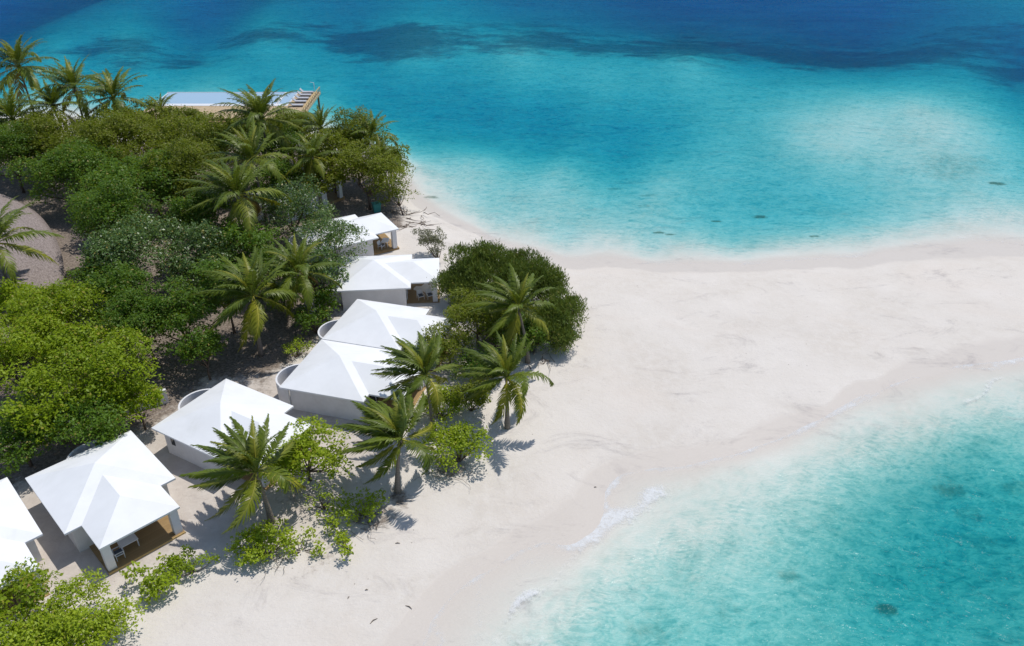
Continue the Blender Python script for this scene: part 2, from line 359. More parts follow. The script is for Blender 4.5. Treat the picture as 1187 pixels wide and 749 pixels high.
# effective column thins along the ridged network, painting caustic streaks into the water colour
col_h = k.math('MULTIPLY', dep, k.ramp(caustic_net, .15, .95, 1.34, .62, smooth=False))
col_h = k.math('MAXIMUM', 0.0, k.math('ADD', col_h, k.math('MULTIPLY', k.ramp(dep, .04, .5), k.ramp(caustic_net, .15, .95, .16, -.14, smooth=False))))
lens = k.ramp(caustic_net, .2, .98, .83, 1.0)          # sunlight caustics painted into the transmission colour, brighter along the network lines
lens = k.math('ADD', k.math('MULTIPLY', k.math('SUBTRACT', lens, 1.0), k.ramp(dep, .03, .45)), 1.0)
big = k.noise(P, .05, 4, .6, .5)
st2 = k.noise(k.mapping(P, (.22, 1, 1), (0, 0, math.radians(-8))), .16, 6, .72, .6)
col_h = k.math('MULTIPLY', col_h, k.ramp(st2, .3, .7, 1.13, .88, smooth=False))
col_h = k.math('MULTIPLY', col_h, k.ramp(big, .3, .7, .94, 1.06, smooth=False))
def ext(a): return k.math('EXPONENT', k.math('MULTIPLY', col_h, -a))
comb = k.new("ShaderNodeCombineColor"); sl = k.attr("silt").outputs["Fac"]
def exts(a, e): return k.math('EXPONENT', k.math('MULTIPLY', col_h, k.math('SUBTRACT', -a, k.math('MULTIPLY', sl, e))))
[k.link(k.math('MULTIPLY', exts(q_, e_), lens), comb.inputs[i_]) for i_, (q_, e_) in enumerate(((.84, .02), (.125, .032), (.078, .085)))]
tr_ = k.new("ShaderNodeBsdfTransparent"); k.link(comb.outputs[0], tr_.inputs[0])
hsum = k.math('ADD', k.math('ADD', k.math('MULTIPLY', wA, 1.0), k.math('MULTIPLY', wB, .42)), k.math('MULTIPLY', wC, .10))
bp = k.new("ShaderNodeBump"); k.link(hsum, bp.inputs["Height"]); bp.inputs["Distance"].default_value = .5
k.link(k.ramp(dep, 0, .6, .08, .6), bp.inputs["Strength"])
strk = k.noise(k.mapping(P, (.22, 1, 1), (0, 0, math.radians(-8))), .16, 6, .72, .6)
sc_ = k.new("ShaderNodeBsdfDiffuse"); k.link(k.mix(k.math('ADD', k.math('MULTIPLY', k.ramp(caustic_net, .2, .95), .45), k.math('MULTIPLY', k.ramp(strk, .32, .68), .6), clamp=True), (.0, .046, .19), (.004, .125, .37)), sc_.inputs[0]); k.link(bp.outputs[0], sc_.inputs["Normal"])  # light and dark of the waves painted into the scatter colour
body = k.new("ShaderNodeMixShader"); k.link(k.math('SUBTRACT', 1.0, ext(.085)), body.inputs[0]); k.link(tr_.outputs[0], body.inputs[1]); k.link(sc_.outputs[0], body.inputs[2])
gl = k.new("ShaderNodeBsdfGlossy"); gl.inputs["Roughness"].default_value = .13; k.link(bp.outputs[0], gl.inputs["Normal"])
fr = k.new("ShaderNodeFresnel"); fr.inputs[0].default_value = 1.33; k.link(bp.outputs[0], fr.inputs["Normal"])
surf = k.new("ShaderNodeMixShader"); k.link(k.math("MULTIPLY", fr.outputs[0], .09), surf.inputs[0]); k.link(body.outputs[0], surf.inputs[1]); k.link(gl.outputs[0], surf.inputs[2])
fo = k.attr("foam").outputs["Fac"]
fn1 = k.noise(P, 2.2, 7, .78, .5); fn2 = k.noise(P, 7.0, 4, .7)
lace = k.math('ADD', k.math('MULTIPLY', k.math('SUBTRACT', fn1, .5), 1.5), k.math('MULTIPLY', k.math('SUBTRACT', fn2, .5), .5))
fm = k.ramp(k.math('ADD', k.math('MULTIPLY', fo, .8), lace), .12, 1.05, 0, .8)
fm = k.math('MULTIPLY', fm, k.ramp(fo, .02, .2))
# scattered tiny whitecaps out on the open water
capn = k.noise(k.mapping(P, (.35, 1.3, 1), (0, 0, math.radians(-14))), .9, 4, .65, .4)
caps = k.math('MULTIPLY', k.ramp(capn, .775, .82, 0, .5), k.ramp(dep, .4, 1.2))
fd = k.new("ShaderNodeBsdfDiffuse"); fd.inputs[0].default_value = (.80, .82, .83, 1)
fin = k.new("ShaderNodeMixShader"); k.link(k.math('MAXIMUM', fm, caps), fin.inputs[0]); k.link(surf.outputs[0], fin.inputs[1]); k.link(fd.outputs[0], fin.inputs[2])
k.link(fin.outputs[0], out.inputs[0])
keep = (gzv < .25)                       # the sheet ends just inside the beach
fk = keep[QUADS].any(1); used = np.unique(QUADS[fk]); remap = -np.ones(len(gx), int); remap[used] = np.arange(len(used))
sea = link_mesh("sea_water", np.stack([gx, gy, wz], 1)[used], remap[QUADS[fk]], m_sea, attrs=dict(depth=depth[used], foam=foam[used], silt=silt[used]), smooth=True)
tag(sea, kind="structure")
# ------------------------------------------------------------------ materials for the built things
m_roof = plain("white_roof_sheet", (.79, .80, .805), .55, .03, .5, 0.05, .3, dirt=((.66, .67, .65), .5))
m_wall = plain("white_render", (.70, .70, .71), .85, .04, 1.2, .12, .2, dirt=((.55, .53, .50), .35))
m_pillar = plain("white_paint_pillar", (.74, .745, .76), .8, .03, 1.5, .08, .2)
m_concrete = plain("pale_concrete", (.50, .47, .43), .9, .08, 2.0, .2, .2)
m_glass = plain("dark_glass", (.03, .04, .05), .08, .1, 1.0, 0, .6)
m_dark = plain("dark_frame", (.05, .05, .055), .5)
m_white_pl = plain("white_furniture_paint", (.70, .71, .73), .5, .03, 4)
m_cush = plain("grey_cushion_fabric", (.10, .115, .14), .9, .1, 8)
m_lounge = plain("pale_grey_lounger", (.42, .43, .46), .8, .08, 4)
m_teal = plain("teal_plastic", (.06, .27, .24), .5, .1, 3)
m_twig = plain("grey_driftwood", (.20, .16, .13), .9, .2, 6, .3)
m_bark = plain("tree_bark", (.13, .095, .07), .9, .25, 4, .4)
m_pool_tile = plain("pale_pool_tile", (.62, .70, .78), .35, .04, 1.5)
def planks(name, c1, c2, pitch, axis_):
    m, nt, b = mat(name); k = N(nt); o = k.obj(); s = k.new("ShaderNodeSeparateXYZ"); k.link(o, s.inputs[0])
    a = s.outputs[axis_]; cell = k.math('FLOOR', k.math('DIVIDE', a, pitch)); fr_ = k.math('FRACT', k.math('DIVIDE', a, pitch))
    wn_ = k.new("ShaderNodeTexWhiteNoise", noise_dimensions='1D'); k.link(cell, wn_.inputs["W"])
    st = k.noise(k.mapping(o, (3, 14, 3) if axis_ == 0 else (14, 3, 3)), 1.5, 4)
    c = k.mix(k.math('ADD', k.math('MULTIPLY', wn_.outputs[0], .6), k.math('MULTIPLY', st, .4)), c1, c2)
    gap = k.ramp(fr_, .0, .09, 1, 0); c = k.mix(k.math('MULTIPLY', gap, .75), c, (.05, .035, .02))
    k.link(c, b.inputs["Base Color"]); b.inputs["Roughness"].default_value = .75; return m
m_deck = planks("deck_boards", (.27, .17, .07), (.36, .24, .11), .14, 0)
m_deck2 = planks("pale_deck_boards", (.42, .31, .18), (.52, .40, .25), .2, 0)
m_trim = plain("timber_trim", (.52, .36, .15), .7, .1, 4)
m_step = plain("brown_timber_step", (.26, .16, .10), .8, .15, 4)
m_thatch, nt, b = mat("weathered_thatch"); k = N(nt); P = k.pos()
n1 = k.noise(P, 7.0, 6, .8); n2 = k.noise(P, .5, 4, .6); n3 = k.noise(k.mapping(P, (1, 1, 3.5)), 3.0, 4, .7)
k.link(k.mix(k.ramp(k.math('ADD', k.math('MULTIPLY', n1, .6), k.math('MULTIPLY', n3, .4)), .3, .72), (.14, .112, .102), (.50, .43, .40)), b.inputs["Base Color"]); b.inputs["Roughness"].default_value = .95
k.link(k.bump(n1, .9, .15), b.inputs["Normal"]); b.inputs["Specular IOR Level"].default_value = .1

# ------------------------------------------------------------------ villas (x = towards the porch, y = across)
def half_round(r, t, h, n=22, z0=-.3):
    b_ = MB(); vs = []
    for i in range(n + 1):
        a = math.pi / 2 + math.pi * i / n
        for rr in (r, r - t):
            for z in (z0, h): vs.append((rr * math.cos(a), rr * math.sin(a), z))
    fs = []
    for i in range(n):
        o = 4 * i; q = o + 4
        fs += [(o, q, q + 1, o + 1), (o + 2, o + 3, q + 3, q + 2), (o + 1, q + 1, q + 3, o + 3)]
    fs += [(0, 1, 3, 2), (4 * n, 4 * n + 2, 4 * n + 3, 4 * n + 1)]
    return b_.add(vs, fs)
EAVE = 2.7
def villa_unit(root, dy=0.0, shower_y=.8, far_wall=True, doors=True, window=True, lo=-4.0, hi=4.0):
    A = 1.5; hw = 2.85; s = A / 4; B = hw * s; t = .15; sh = [0, 0]
    ev = [(-4, lo), (4, lo), (4, -hw), (7.1, -hw), (7.1, hw), (4, hw), (4, hi), (-4, hi)]
    v = [(x, y, EAVE) for x, y in ev] + [(0, 0, EAVE + A), (4 - hw, 0, EAVE + B), (7.1 - hw, 0, EAVE + B)] + [(x, y, EAVE - t) for x, y in ev]
    f = [(7, 0, 8), (0, 1, 8), (6, 7, 8), (1, 2, 9, 8), (5, 6, 8, 9), (2, 3, 10, 9), (3, 4, 10), (4, 5, 9, 10)]
    f += [(i, 11 + i, 11 + (i + 1) % 8, (i + 1) % 8) for i in range(8)] + [tuple(range(11, 19))]
    roof = MB().add([(x, y + dy, z) for x, y, z in v], [tuple(reversed(q)) if len(q) == 4 and q[1] == 11 + q[0] else q for q in f])
    roof.build("roof", m_roof, root)
    y0, y1 = lo + .55, hi - .55
    if lo != -4.0: y0 = lo + .02
    if hi != 4.0: y1 = hi - .02
    MB().box(-3.4, y0 + dy, -.5, 3.4, y1 + dy, EAVE - .16).build("wall", m_wall, root)
    for sy in (-1, 1):
        MB().box(6.25, sy * 2.42 - .29 + dy, -.5, 6.78, sy * 2.42 + .29 + dy, EAVE - .153).build("pillar", m_pillar, root)
    dk = MB().box(3.403, -2.78 + dy, -.45, 6.92, 2.78 + dy, .14).build("deck", m_deck, root)
    MB().box(6.923, -2.8 + dy, -.4, 6.99, 2.8 + dy, .16).build("deck_edge", m_trim, dk)
    if doors:
        d = MB().box(3.402, -1.9 + dy, .145, 3.45, 1.9 + dy, 2.3).build("sliding_door", m_glass, root)
        fb = MB()
        for yy in (-1.95, -.66, .62, 1.9): fb.box(3.404, yy + dy, .147, 3.49, yy + .06 + dy, 2.34)
        fb.box(3.404, -1.89 + dy, 2.301, 3.489, 1.9 + dy, 2.36); fb.build("frame", m_white_pl, d)
    if window:
        w = MB().box(-2.65, y0 - .035 + dy, 1.15, -2.2, y0 - .003 + dy, 1.95).build("window", m_dark, root)
        MB().box(-2.59, y0 - .043 + dy, 1.22, -2.26, y0 - .036 + dy, 1.88).build("pane", m_glass, w)
    o = half_round(2.05, .16, 2.35).build("curved_shower_wall", m_wall, root); o.location = (-3.42, shower_y + dy, 0)
    fl = MB(); n = 20
    fl.add([(0, 0, .02)] + [(1.85 * math.cos(math.pi / 2 + math.pi * i / n), 1.85 * math.sin(math.pi / 2 + math.pi * i / n), .02) for i in range(n + 1)], [(0, i + 1, i + 2) for i in range(n)])
    fl.build("shower_floor", m_concrete, o)
    MB().tube([(-.06, .3, 0), (-.06, .3, 2.0), (-.4, .3, 2.05)], [.02, .02, .02], 5).build("shower_pipe", m_dark, o)
VG = "white villas along the beach"
def villa(cx, cy, deg, label, **kw):
    r = empty("beach_villa", (cx, cy, gz(cx, cy)), math.radians(deg), label, "villa", VG); villa_unit(r, **kw); return r
def from_corner(px, py, deg, lx, ly, z=3.6):
    p = G(px, py, z); c, s = math.cos(math.radians(deg)), math.sin(math.radians(deg))
    return p[0] - (lx * c - ly * s), p[1] - (lx * s + ly * c)
v1 = villa(*from_corner(49, 618, -46, 4, 4), -46, "white villa cut off by the left edge, partly behind green shrubs at the bottom left")
v2 = villa(-30.95, 45.45, -45, "white villa with a table and chair on its open wooden porch")
v3 = villa(-23.95, 52.9, -30, "white villa behind the nearest palm, a slit window in its side wall")
vd = empty("twin_villa", (0, 0, 0), 0, "long white twin villa with two joined pyramid roofs and a seam between them", "villa", VG)
p0 = G(323, 449.5, 3.6); p1 = G(416, 344.5, 3.6); dd = (p1 - p0)[:2]; dd /= np.linalg.norm(dd); fr = np.array([dd[1], -dd[0]])
cc = p0[:2] + fr * 4 + dd * 8.15
vd.location = (cc[0], cc[1], gz(*cc)); vd.rotation_euler = (0, 0, math.atan2(fr[1], fr[0]))
villa_unit(vd, dy=-4.08, shower_y=-1.6, hi=4.05, window=False); villa_unit(vd, dy=4.08, shower_y=-1.6, lo=-4.0 + .0, window=False)
v6 = villa(*from_corner(476, 334, 5, 4, -4), 5, "white villa with two white armchairs on its shaded porch beside the big dark bush", window=False)
v7 = villa(*from_corner(439, 276, 30, 4, -4), 30, "small white villa at the far end of the row below the teal bin", window=False)
v8 = villa(*from_corner(385, 219, 52, 4, -4), 52, "white villa nearly hidden among trees, only a roof corner showing", window=False)

# furniture on the porches
def make_chair(root):
    MB().box(-.3, -.3, .36, .32, .3, .42).build("seat", m_white_pl, root)
    MB().box(-.25, -.25, .423, .27, .25, .50).build("cushion", m_cush, root)
    bk = MB(); vs = [(-.3, -.3, .42), (-.26, -.3, .42), (-.26, .3, .42), (-.3, .3, .42), (-.45, -.3, .92), (-.41, -.3, .92), (-.41, .3, .92), (-.45, .3, .92)]
    bk.add(vs, [(3, 2, 1, 0), (4, 5, 6, 7), (0, 1, 5, 4), (1, 2, 6, 5), (2, 3, 7, 6), (3, 0, 4, 7)]); bk.build("backrest", m_white_pl, root)
    for sx in (-.29, .25):
        for sy in (-.345, .305): MB().box(sx, sy, 0, sx + .05, sy + .04, .6 if sx > 0 else .62).build("leg", m_white_pl, root)
    for sy in (-.36, .30): MB().box(-.32, sy, .62, .33, sy + .06, .655).build("armrest", m_white_pl, root)
def make_table(root, L=1.25, W=.85, H=.72):
    MB().box(-L / 2, -W / 2, H - .05, L / 2, W / 2, H).build("table_top", m_white_pl, root)
    for sx in (-1, 1):
        for sy in (-1, 1):
            x, y = sx * (L / 2 - .08), sy * (W / 2 - .08)
            MB().box(x - .035, y - .035, 0, x + .035, y + .035, H - .052).build("leg", m_white_pl, root)
def on_porch(v, x, y, rz, name, label, cat, group, make=None, src=None):
    a = v.rotation_euler[2]; X = v.location[0] + x * math.cos(a) - y * math.sin(a); Y = v.location[1] + x * math.sin(a) + y * math.cos(a)
    r = copy_tree(src) if src else empty(name)
    if make: make(r)
    r.location = (X, Y, v.location[2] + .142); r.rotation_euler = (0, 0, a + rz); tag(r, label, cat, group); return r
ch = on_porch(v2, 5.95, -1.62, 1.5, "patio_chair", "white armchair beside a white table on the nearest open porch", "chair", "white patio chairs", make=make_chair)
tb = on_porch(v2, 5.55, -.75, 1.57, "patio_table", "white table with a plain top on the nearest open porch", "table", "white patio tables", make=make_table)
on_porch(v6, 4.9, -1.9, -1.2, "patio_chair", "left white armchair on the shaded porch beside the big dark bush", "chair", "white patio chairs", src=ch)
on_porch(v6, 5.9, -1.8, -1.2, "patio_chair", "right white armchair on the shaded porch, next to the porch pillar", "chair", "white patio chairs", src=ch)
on_porch(v7, 5.0, -1.9, -1.0, "patio_chair", "white armchair on the farthest visible porch", "chair", "white patio chairs", src=ch)
on_porch(v7, 5.8, -1.3, 1.0, "patio_table", "white table on the farthest visible porch", "table", "white patio tables", src=tb)

# long white garden wall under the trees behind the villas
def wall_run(pts, h, t, label):
    P_ = [ground(a, c) for a, c in pts]
    r = empty("garden_wall", tuple(P_[0]), 0, label, "wall"); b_ = MB(); cp = MB()
    for p, q in zip(P_[:-1], P_[1:]):
        d = (q - p)[:2]; l = np.linalg.norm(d); d /= l; n_ = np.array([-d[1], d[0]])
        for (mb, th, z0, z1) in ((b_, t / 2, -.5, h), (cp, t / 2 + .04, h + .002, h + .07)):
            vs = []
            for z in (z0, z1):
                for e, w_ in ((p[:2] - d * .0, -th), (q[:2] + d * .0, -th), (q[:2], th), (p[:2], th)):
                    w = e + n_ * w_ - P_[0][:2]; vs.append((w[0], w[1], z))
            mb.add(vs, [(3, 2, 1, 0), (4, 5, 6, 7), (0, 1, 5, 4), (1, 2, 6, 5), (2, 3, 7, 6), (3, 0, 4, 7)])
    b_.build("wall_face", m_wall, r); cp.build("coping", m_wall, r)
wall_run([(-60, 535), (20, 508), (78, 499), (140, 482), (196, 466)], 1.5, .22, "long low white garden wall under the yellow green trees behind the villas")
wall_run([(352, 372), (376, 352), (402, 352)], 1.6, .2, "short white garden wall in dappled shade behind the twin villa")

# teal bin
p = ground(437, 246); r = empty("wheeled_bin", tuple(p), .4, "teal plastic bin standing behind the farthest villa roof", "bin")
bb = MB(); bb.add([(-.42, -.4, .1), (.42, -.4, .1), (.42, .4, .1), (-.42, .4, .1), (-.52, -.5, 1.25), (.52, -.5, 1.25), (.52, .5, 1.25), (-.52, .5, 1.25)], [(3, 2, 1, 0), (4, 5, 6, 7), (0, 1, 5, 4), (1, 2, 6, 5), (2, 3, 7, 6), (3, 0, 4, 7)])
bb.build("body", m_teal, r); MB().box(-.56, -.54, 1.255, .56, .56, 1.33).build("lid", m_teal, r)
for sx in (-.4, .4):
    w = MB().tube([(sx - .05, .42, .12), (sx + .05, .42, .12)], [.12, .12], 10).build("wheel", m_dark, r)

# thatched hall at the left edge
def thatch_hall():
    c = np.array([-64.0, 80.0]); u = np.array([.56, -.83]); n_ = np.array([.83, .56]); z0 = gz(*c)
    r = empty("thatched_hall", (c[0], c[1], z0), math.atan2(u[1], u[0]), "big grey brown thatched roof hall at the left edge, a palm in front of it", "building")
    n = 72; rows = 16; v = []; f = []; rr = R(5)
    for i in range(rows + 1):
        t = i / rows
        for j in range(n):
            a = 2 * math.pi * j / n; ca, sa = math.cos(a), math.sin(a)
            ex = 25 * np.sign(ca) * abs(ca) ** .9; ey = 11.9 * np.sign(sa) * abs(sa) ** .9
            x = ex * (1 - t) + t * 12 * np.sign(ca) * min(1, abs(ca) * 1.6); y = ey * (1 - t)
            z = 2.6 + 6.2 * t ** .92 + .10 * math.sin(i * 1.9) * (1 - t) + rr.uniform(-.05, .05)
            v.append((x, -y, z))
    for i in range(rows):
        for j in range(n):
            f.append((i * n + j, (i + 1) * n + j, (i + 1) * n + (j + 1) % n, i * n + (j + 1) % n))
    b0 = len(v); v += [(x * .99, y * .99, z - .45) for x, y, z in v[:n]]
    for j in range(n): f.append((j, (j + 1) % n, b0 + (j + 1) % n, b0 + j))
    f.append(tuple(b0 + j for j in range(n)))
    link_mesh("thatched_roof", v, f, m_thatch, r, smooth=True)
    MB().tube([(-12.2, 0, 8.75), (0, 0, 8.85), (12.2, 0, 8.75)], [.35, .38, .35], 8).build("ridge_cap", m_thatch, r)
    w = MB(); m = 40
    for j in range(m):
        a0, a1 = 2 * math.pi * j / m, 2 * math.pi * (j + 1) / m
        w.add([(22 * math.cos(a0), 9.6 * math.sin(a0), -.4), (22 * math.cos(a1), 9.6 * math.sin(a1), -.4), (22 * math.cos(a1), 9.6 * math.sin(a1), 2.8), (22 * math.cos(a0), 9.6 * math.sin(a0), 2.8)], [(0, 1, 2, 3)])
    w.build("wall", m_step, r)
thatch_hall()

# pool terrace over the far shore
m_poolw, nt, b = mat("pool_water"); k = N(nt); P = k.pos()
b.inputs["Base Color"].default_value = (.34, .48, .60, 1); b.inputs["Roughness"].default_value = .12; k.link(k.bump(k.noise(P, 1.2, 3), .12, .2), b.inputs["Normal"])
PZ = 2.5
r = empty("pool_terrace", (-50, 148, 0), 0, "timber pool terrace on posts over the far shore with a pale blue infinity pool", "terrace")
def at(px, py, z=PZ): q = G(px, py, z); return q[0] + 50, q[1] - 148
xa, yb = at(194, 107); xb, _ = at(346, 107); _, ya = at(200, 121)
MB().box(xa, ya, -1.5, xb, yb, PZ - .12).build("pool_basin", m_pool_tile, r)
MB().box(xa + .35, ya + .35, PZ - .118, xb - .35, yb - .12, PZ - .03).build("pool_surface", m_poolw, r)
cp = MB(); cp.box(xa, yb - .118, PZ - .117, xb, yb + .05, PZ + .02); cp.box(xa, ya - 1.0, PZ - .4, xb, ya + .345, PZ + .03); xw, _ = at(331, 107); cp.box(xw, ya + .347, PZ - .116, xw + .45, yb - .13, PZ + .05)
cp.build("pool_coping", m_white_pl, r)
_, yd = at(245, 137)
MB().box(xa, yd, PZ - .5, xb, ya - 1.003, PZ - .02).build("deck", m_deck2, r)
xs0, _ = at(238, 137); xs1, _ = at(262, 137)
for i in range(5):
    MB().box(xs0 - 1, yd - .05 - .75 * (i + 1), PZ - .75 - .42 * i, xs1 + 1, yd - .053 - .75 * i, PZ - .45 - .42 * i).build("step", m_step, r)
xc, _ = at(371, 107); _, y2 = at(371, 131)
MB().box(xb + .003, y2, PZ - .45, xc, yb + .4, PZ).build("sun_deck", m_deck2, r)
rl = MB()
for i in range(12):
    yy = y2 + (yb + .3 - y2) * i / 11; rl.box(xc - .12, yy - .05, PZ + .002, xc - .02, yy + .05, PZ + .9)
rl.box(xc - .14, y2, PZ + .902, xc, yb + .4, PZ + .97); rl.build("railing", m_trim, r)
for X in np.linspace(xa + 1, xc - .5, 9):
    for Y in (yd + .4, yb + .1): MB().box(X - .16, Y - .16, -4, X + .16, Y + .16, PZ - .46 if X > xb else PZ - .505).build("post", m_step, r)
MB().tube([(xc - .9, yb - .4, PZ), (xc - .9, yb - .4, PZ + 1.9), (xc - 1.5, yb - .6, PZ + 2.1)], [.06, .06, .05], 6).build("shower_pole", m_white_pl, r)
lg = None; spots_ = [(xb + 1.1, .30, "front"), (xb + 1.1, .48, "second"), (xb + 1.1, .64, "third"), (xb + 1.1, .80, "fourth"), (xb + 1.1, .94, "last")]
for (X, t, nm) in spots_:
    Y = y2 + (yb - y2) * t; q = copy_tree(lg) if lg else empty("sun_lounger")
    if not lg:
        MB().box(0, -.45, .22, 1.9, .45, .36).build("mattress", m_lounge, q)
        bq = MB(); bq.add([(-.6, -.45, .85), (0, -.45, .25), (0, .45, .25), (-.6, .45, .85), (-.54, -.45, .93), (.03, -.45, .358), (.03, .45, .358), (-.54, .45, .93)], [(0, 1, 2, 3), (7, 6, 5, 4), (0, 4, 5, 1), (1, 5, 6, 2), (2, 6, 7, 3), (3, 7, 4, 0)]); bq.build("backrest", m_lounge, q)
        for lx in (.1, 1.75):
            for ly in (-.4, .34): MB().box(lx, ly, 0, lx + .06, ly + .06, .218).build("leg", m_dark, q)
        lg = q
    q.location = (X - 50, Y + 148, PZ + .002); q.rotation_euler = (0, 0, 0)
    tag(q, {"front": "white sun lounger on the terrace sun deck, nearest the shore", "second": "white sun lounger second from the shore on the terrace sun deck", "third": "white sun lounger in the middle of the row on the terrace sun deck",
            "fourth": "white sun lounger next to last at the seaward end of the sun deck", "last": "white sun lounger at the seaward end of the sun deck beside the shower pole"}[nm], "sun lounger", "sun loungers on the pool terrace")
# ------------------------------------------------------------------ foliage
def leaf_mat(name, dark, light, old=(.30, .26, .07), rough=.5, spec=.28, trans=.34, oldfrac=.04):
    m, nt, b = mat(name); k = N(nt); t = k.attr("tint").outputs["Fac"]
    n = k.noise(k.pos(), .55, 3, .6)
    c = k.mix(k.math('ADD', k.math('MULTIPLY', t, .7), k.math('MULTIPLY', n, .3), clamp=True), dark, light)
    c = k.mix(k.ramp(k.attr("age").outputs["Fac"], 1 - oldfrac, 1 - oldfrac + .01), c, old)
    k.link(c, b.inputs["Base Color"]); b.inputs["Roughness"].default_value = rough; b.inputs["Specular IOR Level"].default_value = spec
    tl = k.new("ShaderNodeBsdfTranslucent"); k.link(k.mix(.5, c, (.30, .38, .01), 'ADD'), tl.inputs[0])
    mx = k.new("ShaderNodeMixShader"); mx.inputs[0].default_value = trans
    k.link(b.outputs[0], mx.inputs[1]); k.link(tl.outputs[0], mx.inputs[2]); k.link(mx.outputs[0], nt.nodes["Material Output"].inputs[0])
    return m
LM = {
    'olive':  leaf_mat("olive_leaves", (0.060, 0.093, 0.006), (0.235, 0.269, 0.021)),
    'dark':   leaf_mat("dark_green_leaves", (0.034, 0.084, 0.007), (0.140, 0.252, 0.021)),
    'grey':   leaf_mat("glossy_grey_green_leaves", (0.031, 0.071, 0.016), (0.133, 0.227, 0.048), rough=.4, spec=.5, trans=.2),
    'yellow': leaf_mat("yellow_green_leaves", (0.094, 0.157, 0.005), (0.346, 0.454, 0.014), (.36, .32, .05), oldfrac=.05),
    'bright': leaf_mat("bright_green_leaves", (0.137, 0.223, 0.007), (0.404, 0.495, 0.028), (.34, .33, .05), trans=.32),
    'needle': leaf_mat("fine_olive_twigs", (0.063, 0.101, 0.018), (0.190, 0.252, 0.048), trans=.2, rough=.6),
    'dry':    leaf_mat("sparse_grey_leaves", (.09, .095, .06), (.20, .20, .13), trans=.2, rough=.7),
}
def unit(a): return a / (np.linalg.norm(a, axis=-1, keepdims=True) + 1e-9)
def leaf_quads(pos, nrm, axis_, L, W, fold=.12):
    b_ = unit(np.cross(nrm, axis_)); a = unit(np.cross(b_, nrm)); L = L[:, None]; W = W[:, None]
    v = np.stack([pos - a * L * .5, pos + b_ * W * .5 + nrm * W * fold + a * L * .05, pos + a * L * .5 - nrm * L * .12, pos - b_ * W * .5 + nrm * W * fold + a * L * .05], 1)
    n = len(pos); return v.reshape(-1, 3), np.arange(4 * n).reshape(n, 4)
def tree(name, cat, label, group, px, py, rpx, zc, style, leaf=.24, dens=1.0, flat=.9, clump=.27, nclump=46, asp=1.0, open_=0.0, seed=0, base=None, wx=1.0, trunk_r=None, ninner=.15):
    """crown centre seen at (px,py) and zc metres above the sand; rpx = crown radius as surveyed"""
    r = R(seed + 1000); leaf *= r.uniform(.85, 1.22); g0 = .85
    if zc > 3 and cat == 'tree': zc *= r.uniform(.85, 1.2)
    C_ = G(px, py, zc + g0); C_[2] = gz(C_[0], C_[1]) + zc
    sc = FPX / (math.hypot(C_[1], CAM_H - C_[2]) * 0.99); Rm = rpx / sc * (1.2 if style != 'needle' else .95); rad = np.array([Rm * wx, Rm * asp, Rm * flat]); rad[2] = min(rad[2], max(zc * .95, .35))
    bx, by = (C_[0], C_[1]) if base is None else ground(*base)[:2]; bz = gz(bx, by)
    root = empty(name, (bx, by, bz), 0, label, cat, group); off = np.array([bx, by, bz]); Cl = C_ - off
    d = unit(r.normal(size=(nclump, 3))); d[:, 2] = np.where(d[:, 2] < -.45, -d[:, 2] * .8, d[:, 2])
    rr = np.where(r.rand(nclump) < ninner, r.uniform(.15, .5, nclump), r.uniform(.62, .84, nclump))
    cen = Cl + unit(d) * rad * rr[:, None] * r.uniform(.70, 1.2, (nclump, 1))
    cr = clump * Rm * r.uniform(.62, 1.35, nclump); cen[:, 2] = np.maximum(cen[:, 2], cr * .35)
    area = (cr ** 2) / (cr ** 2).sum()
    n = int(dens * 4.6 * (cr ** 2).sum() / (leaf ** 2) * 2.3); n = min(n, 30000)
    ci = r.choice(nclump, n, p=area); dd = r.normal(size=(n, 3)); dd = unit(dd); dd[:, 2] = np.where(dd[:, 2] < -.35, -dd[:, 2], dd[:, 2])
    shell = r.uniform(.45, 1.0, n) ** .6 * np.where(r.rand(n) < .08, 1.22, 1.0)
    pos = cen[ci] + dd * (cr[ci] * shell)[:, None] * np.array([1, 1, .78]) + r.normal(size=(n, 3)) * leaf * .35
    # leaves sit in little rosettes at the twig ends
    tw = pos[r.randint(0, n, n // 4)]; m_ = r.rand(n) < .55
    pos[m_] = tw[r.randint(0, len(tw), m_.sum())] + r.normal(size=(m_.sum(), 3)) * leaf * .55
    pos[:, 2] = np.maximum(pos[:, 2], .05)
    if open_ > 0:
        hole = np.sin(pos[:, 0] * 2.1 + seed) * np.sin(pos[:, 1] * 1.9 + seed * 2) * np.sin(pos[:, 2] * 2.3 + seed * 3); pos = pos[hole < 1 - open_ * 1.1]; ci = ci[:len(pos)]; dd = dd[:len(pos)]; n = len(pos)
    nr = unit(dd * .7 + np.array([0, 0, .75]) + r.normal(size=(n, 3)) * .5); ax = r.normal(size=(n, 3)); ax[:, 2] -= .25
    if style == 'needle':
        ax = dd + np.array([0, 0, .9]) + r.normal(size=(n, 3)) * .35; nr = unit(np.cross(ax, r.normal(size=(n, 3))))
        L = leaf * r.uniform(1.0, 2.0, n); W = leaf * r.uniform(.22, .34, n)
    else: L = leaf * r.uniform(.65, 1.3, n); W = L * r.uniform(.45, .62, n)
    v, f = leaf_quads(pos, nr, ax, L, W)
    cl_t = r.rand(nclump); tint = np.clip(.4 * cl_t[ci] + .4 * r.rand(n) ** 1.3 + r.uniform(-.05, .30), 0, 1)
    link_mesh("crown", v, f, LM[style], root, attrs=dict(tint=np.repeat(tint, 4), age=np.repeat(r.rand(n), 4)))
    # trunk and limbs
    tr = trunk_r or max(.05, .030 * Rm + .02); tb_ = MB(); fork = np.array([Cl[0] * .45, Cl[1] * .45, max(.25, Cl[2] * .42)])
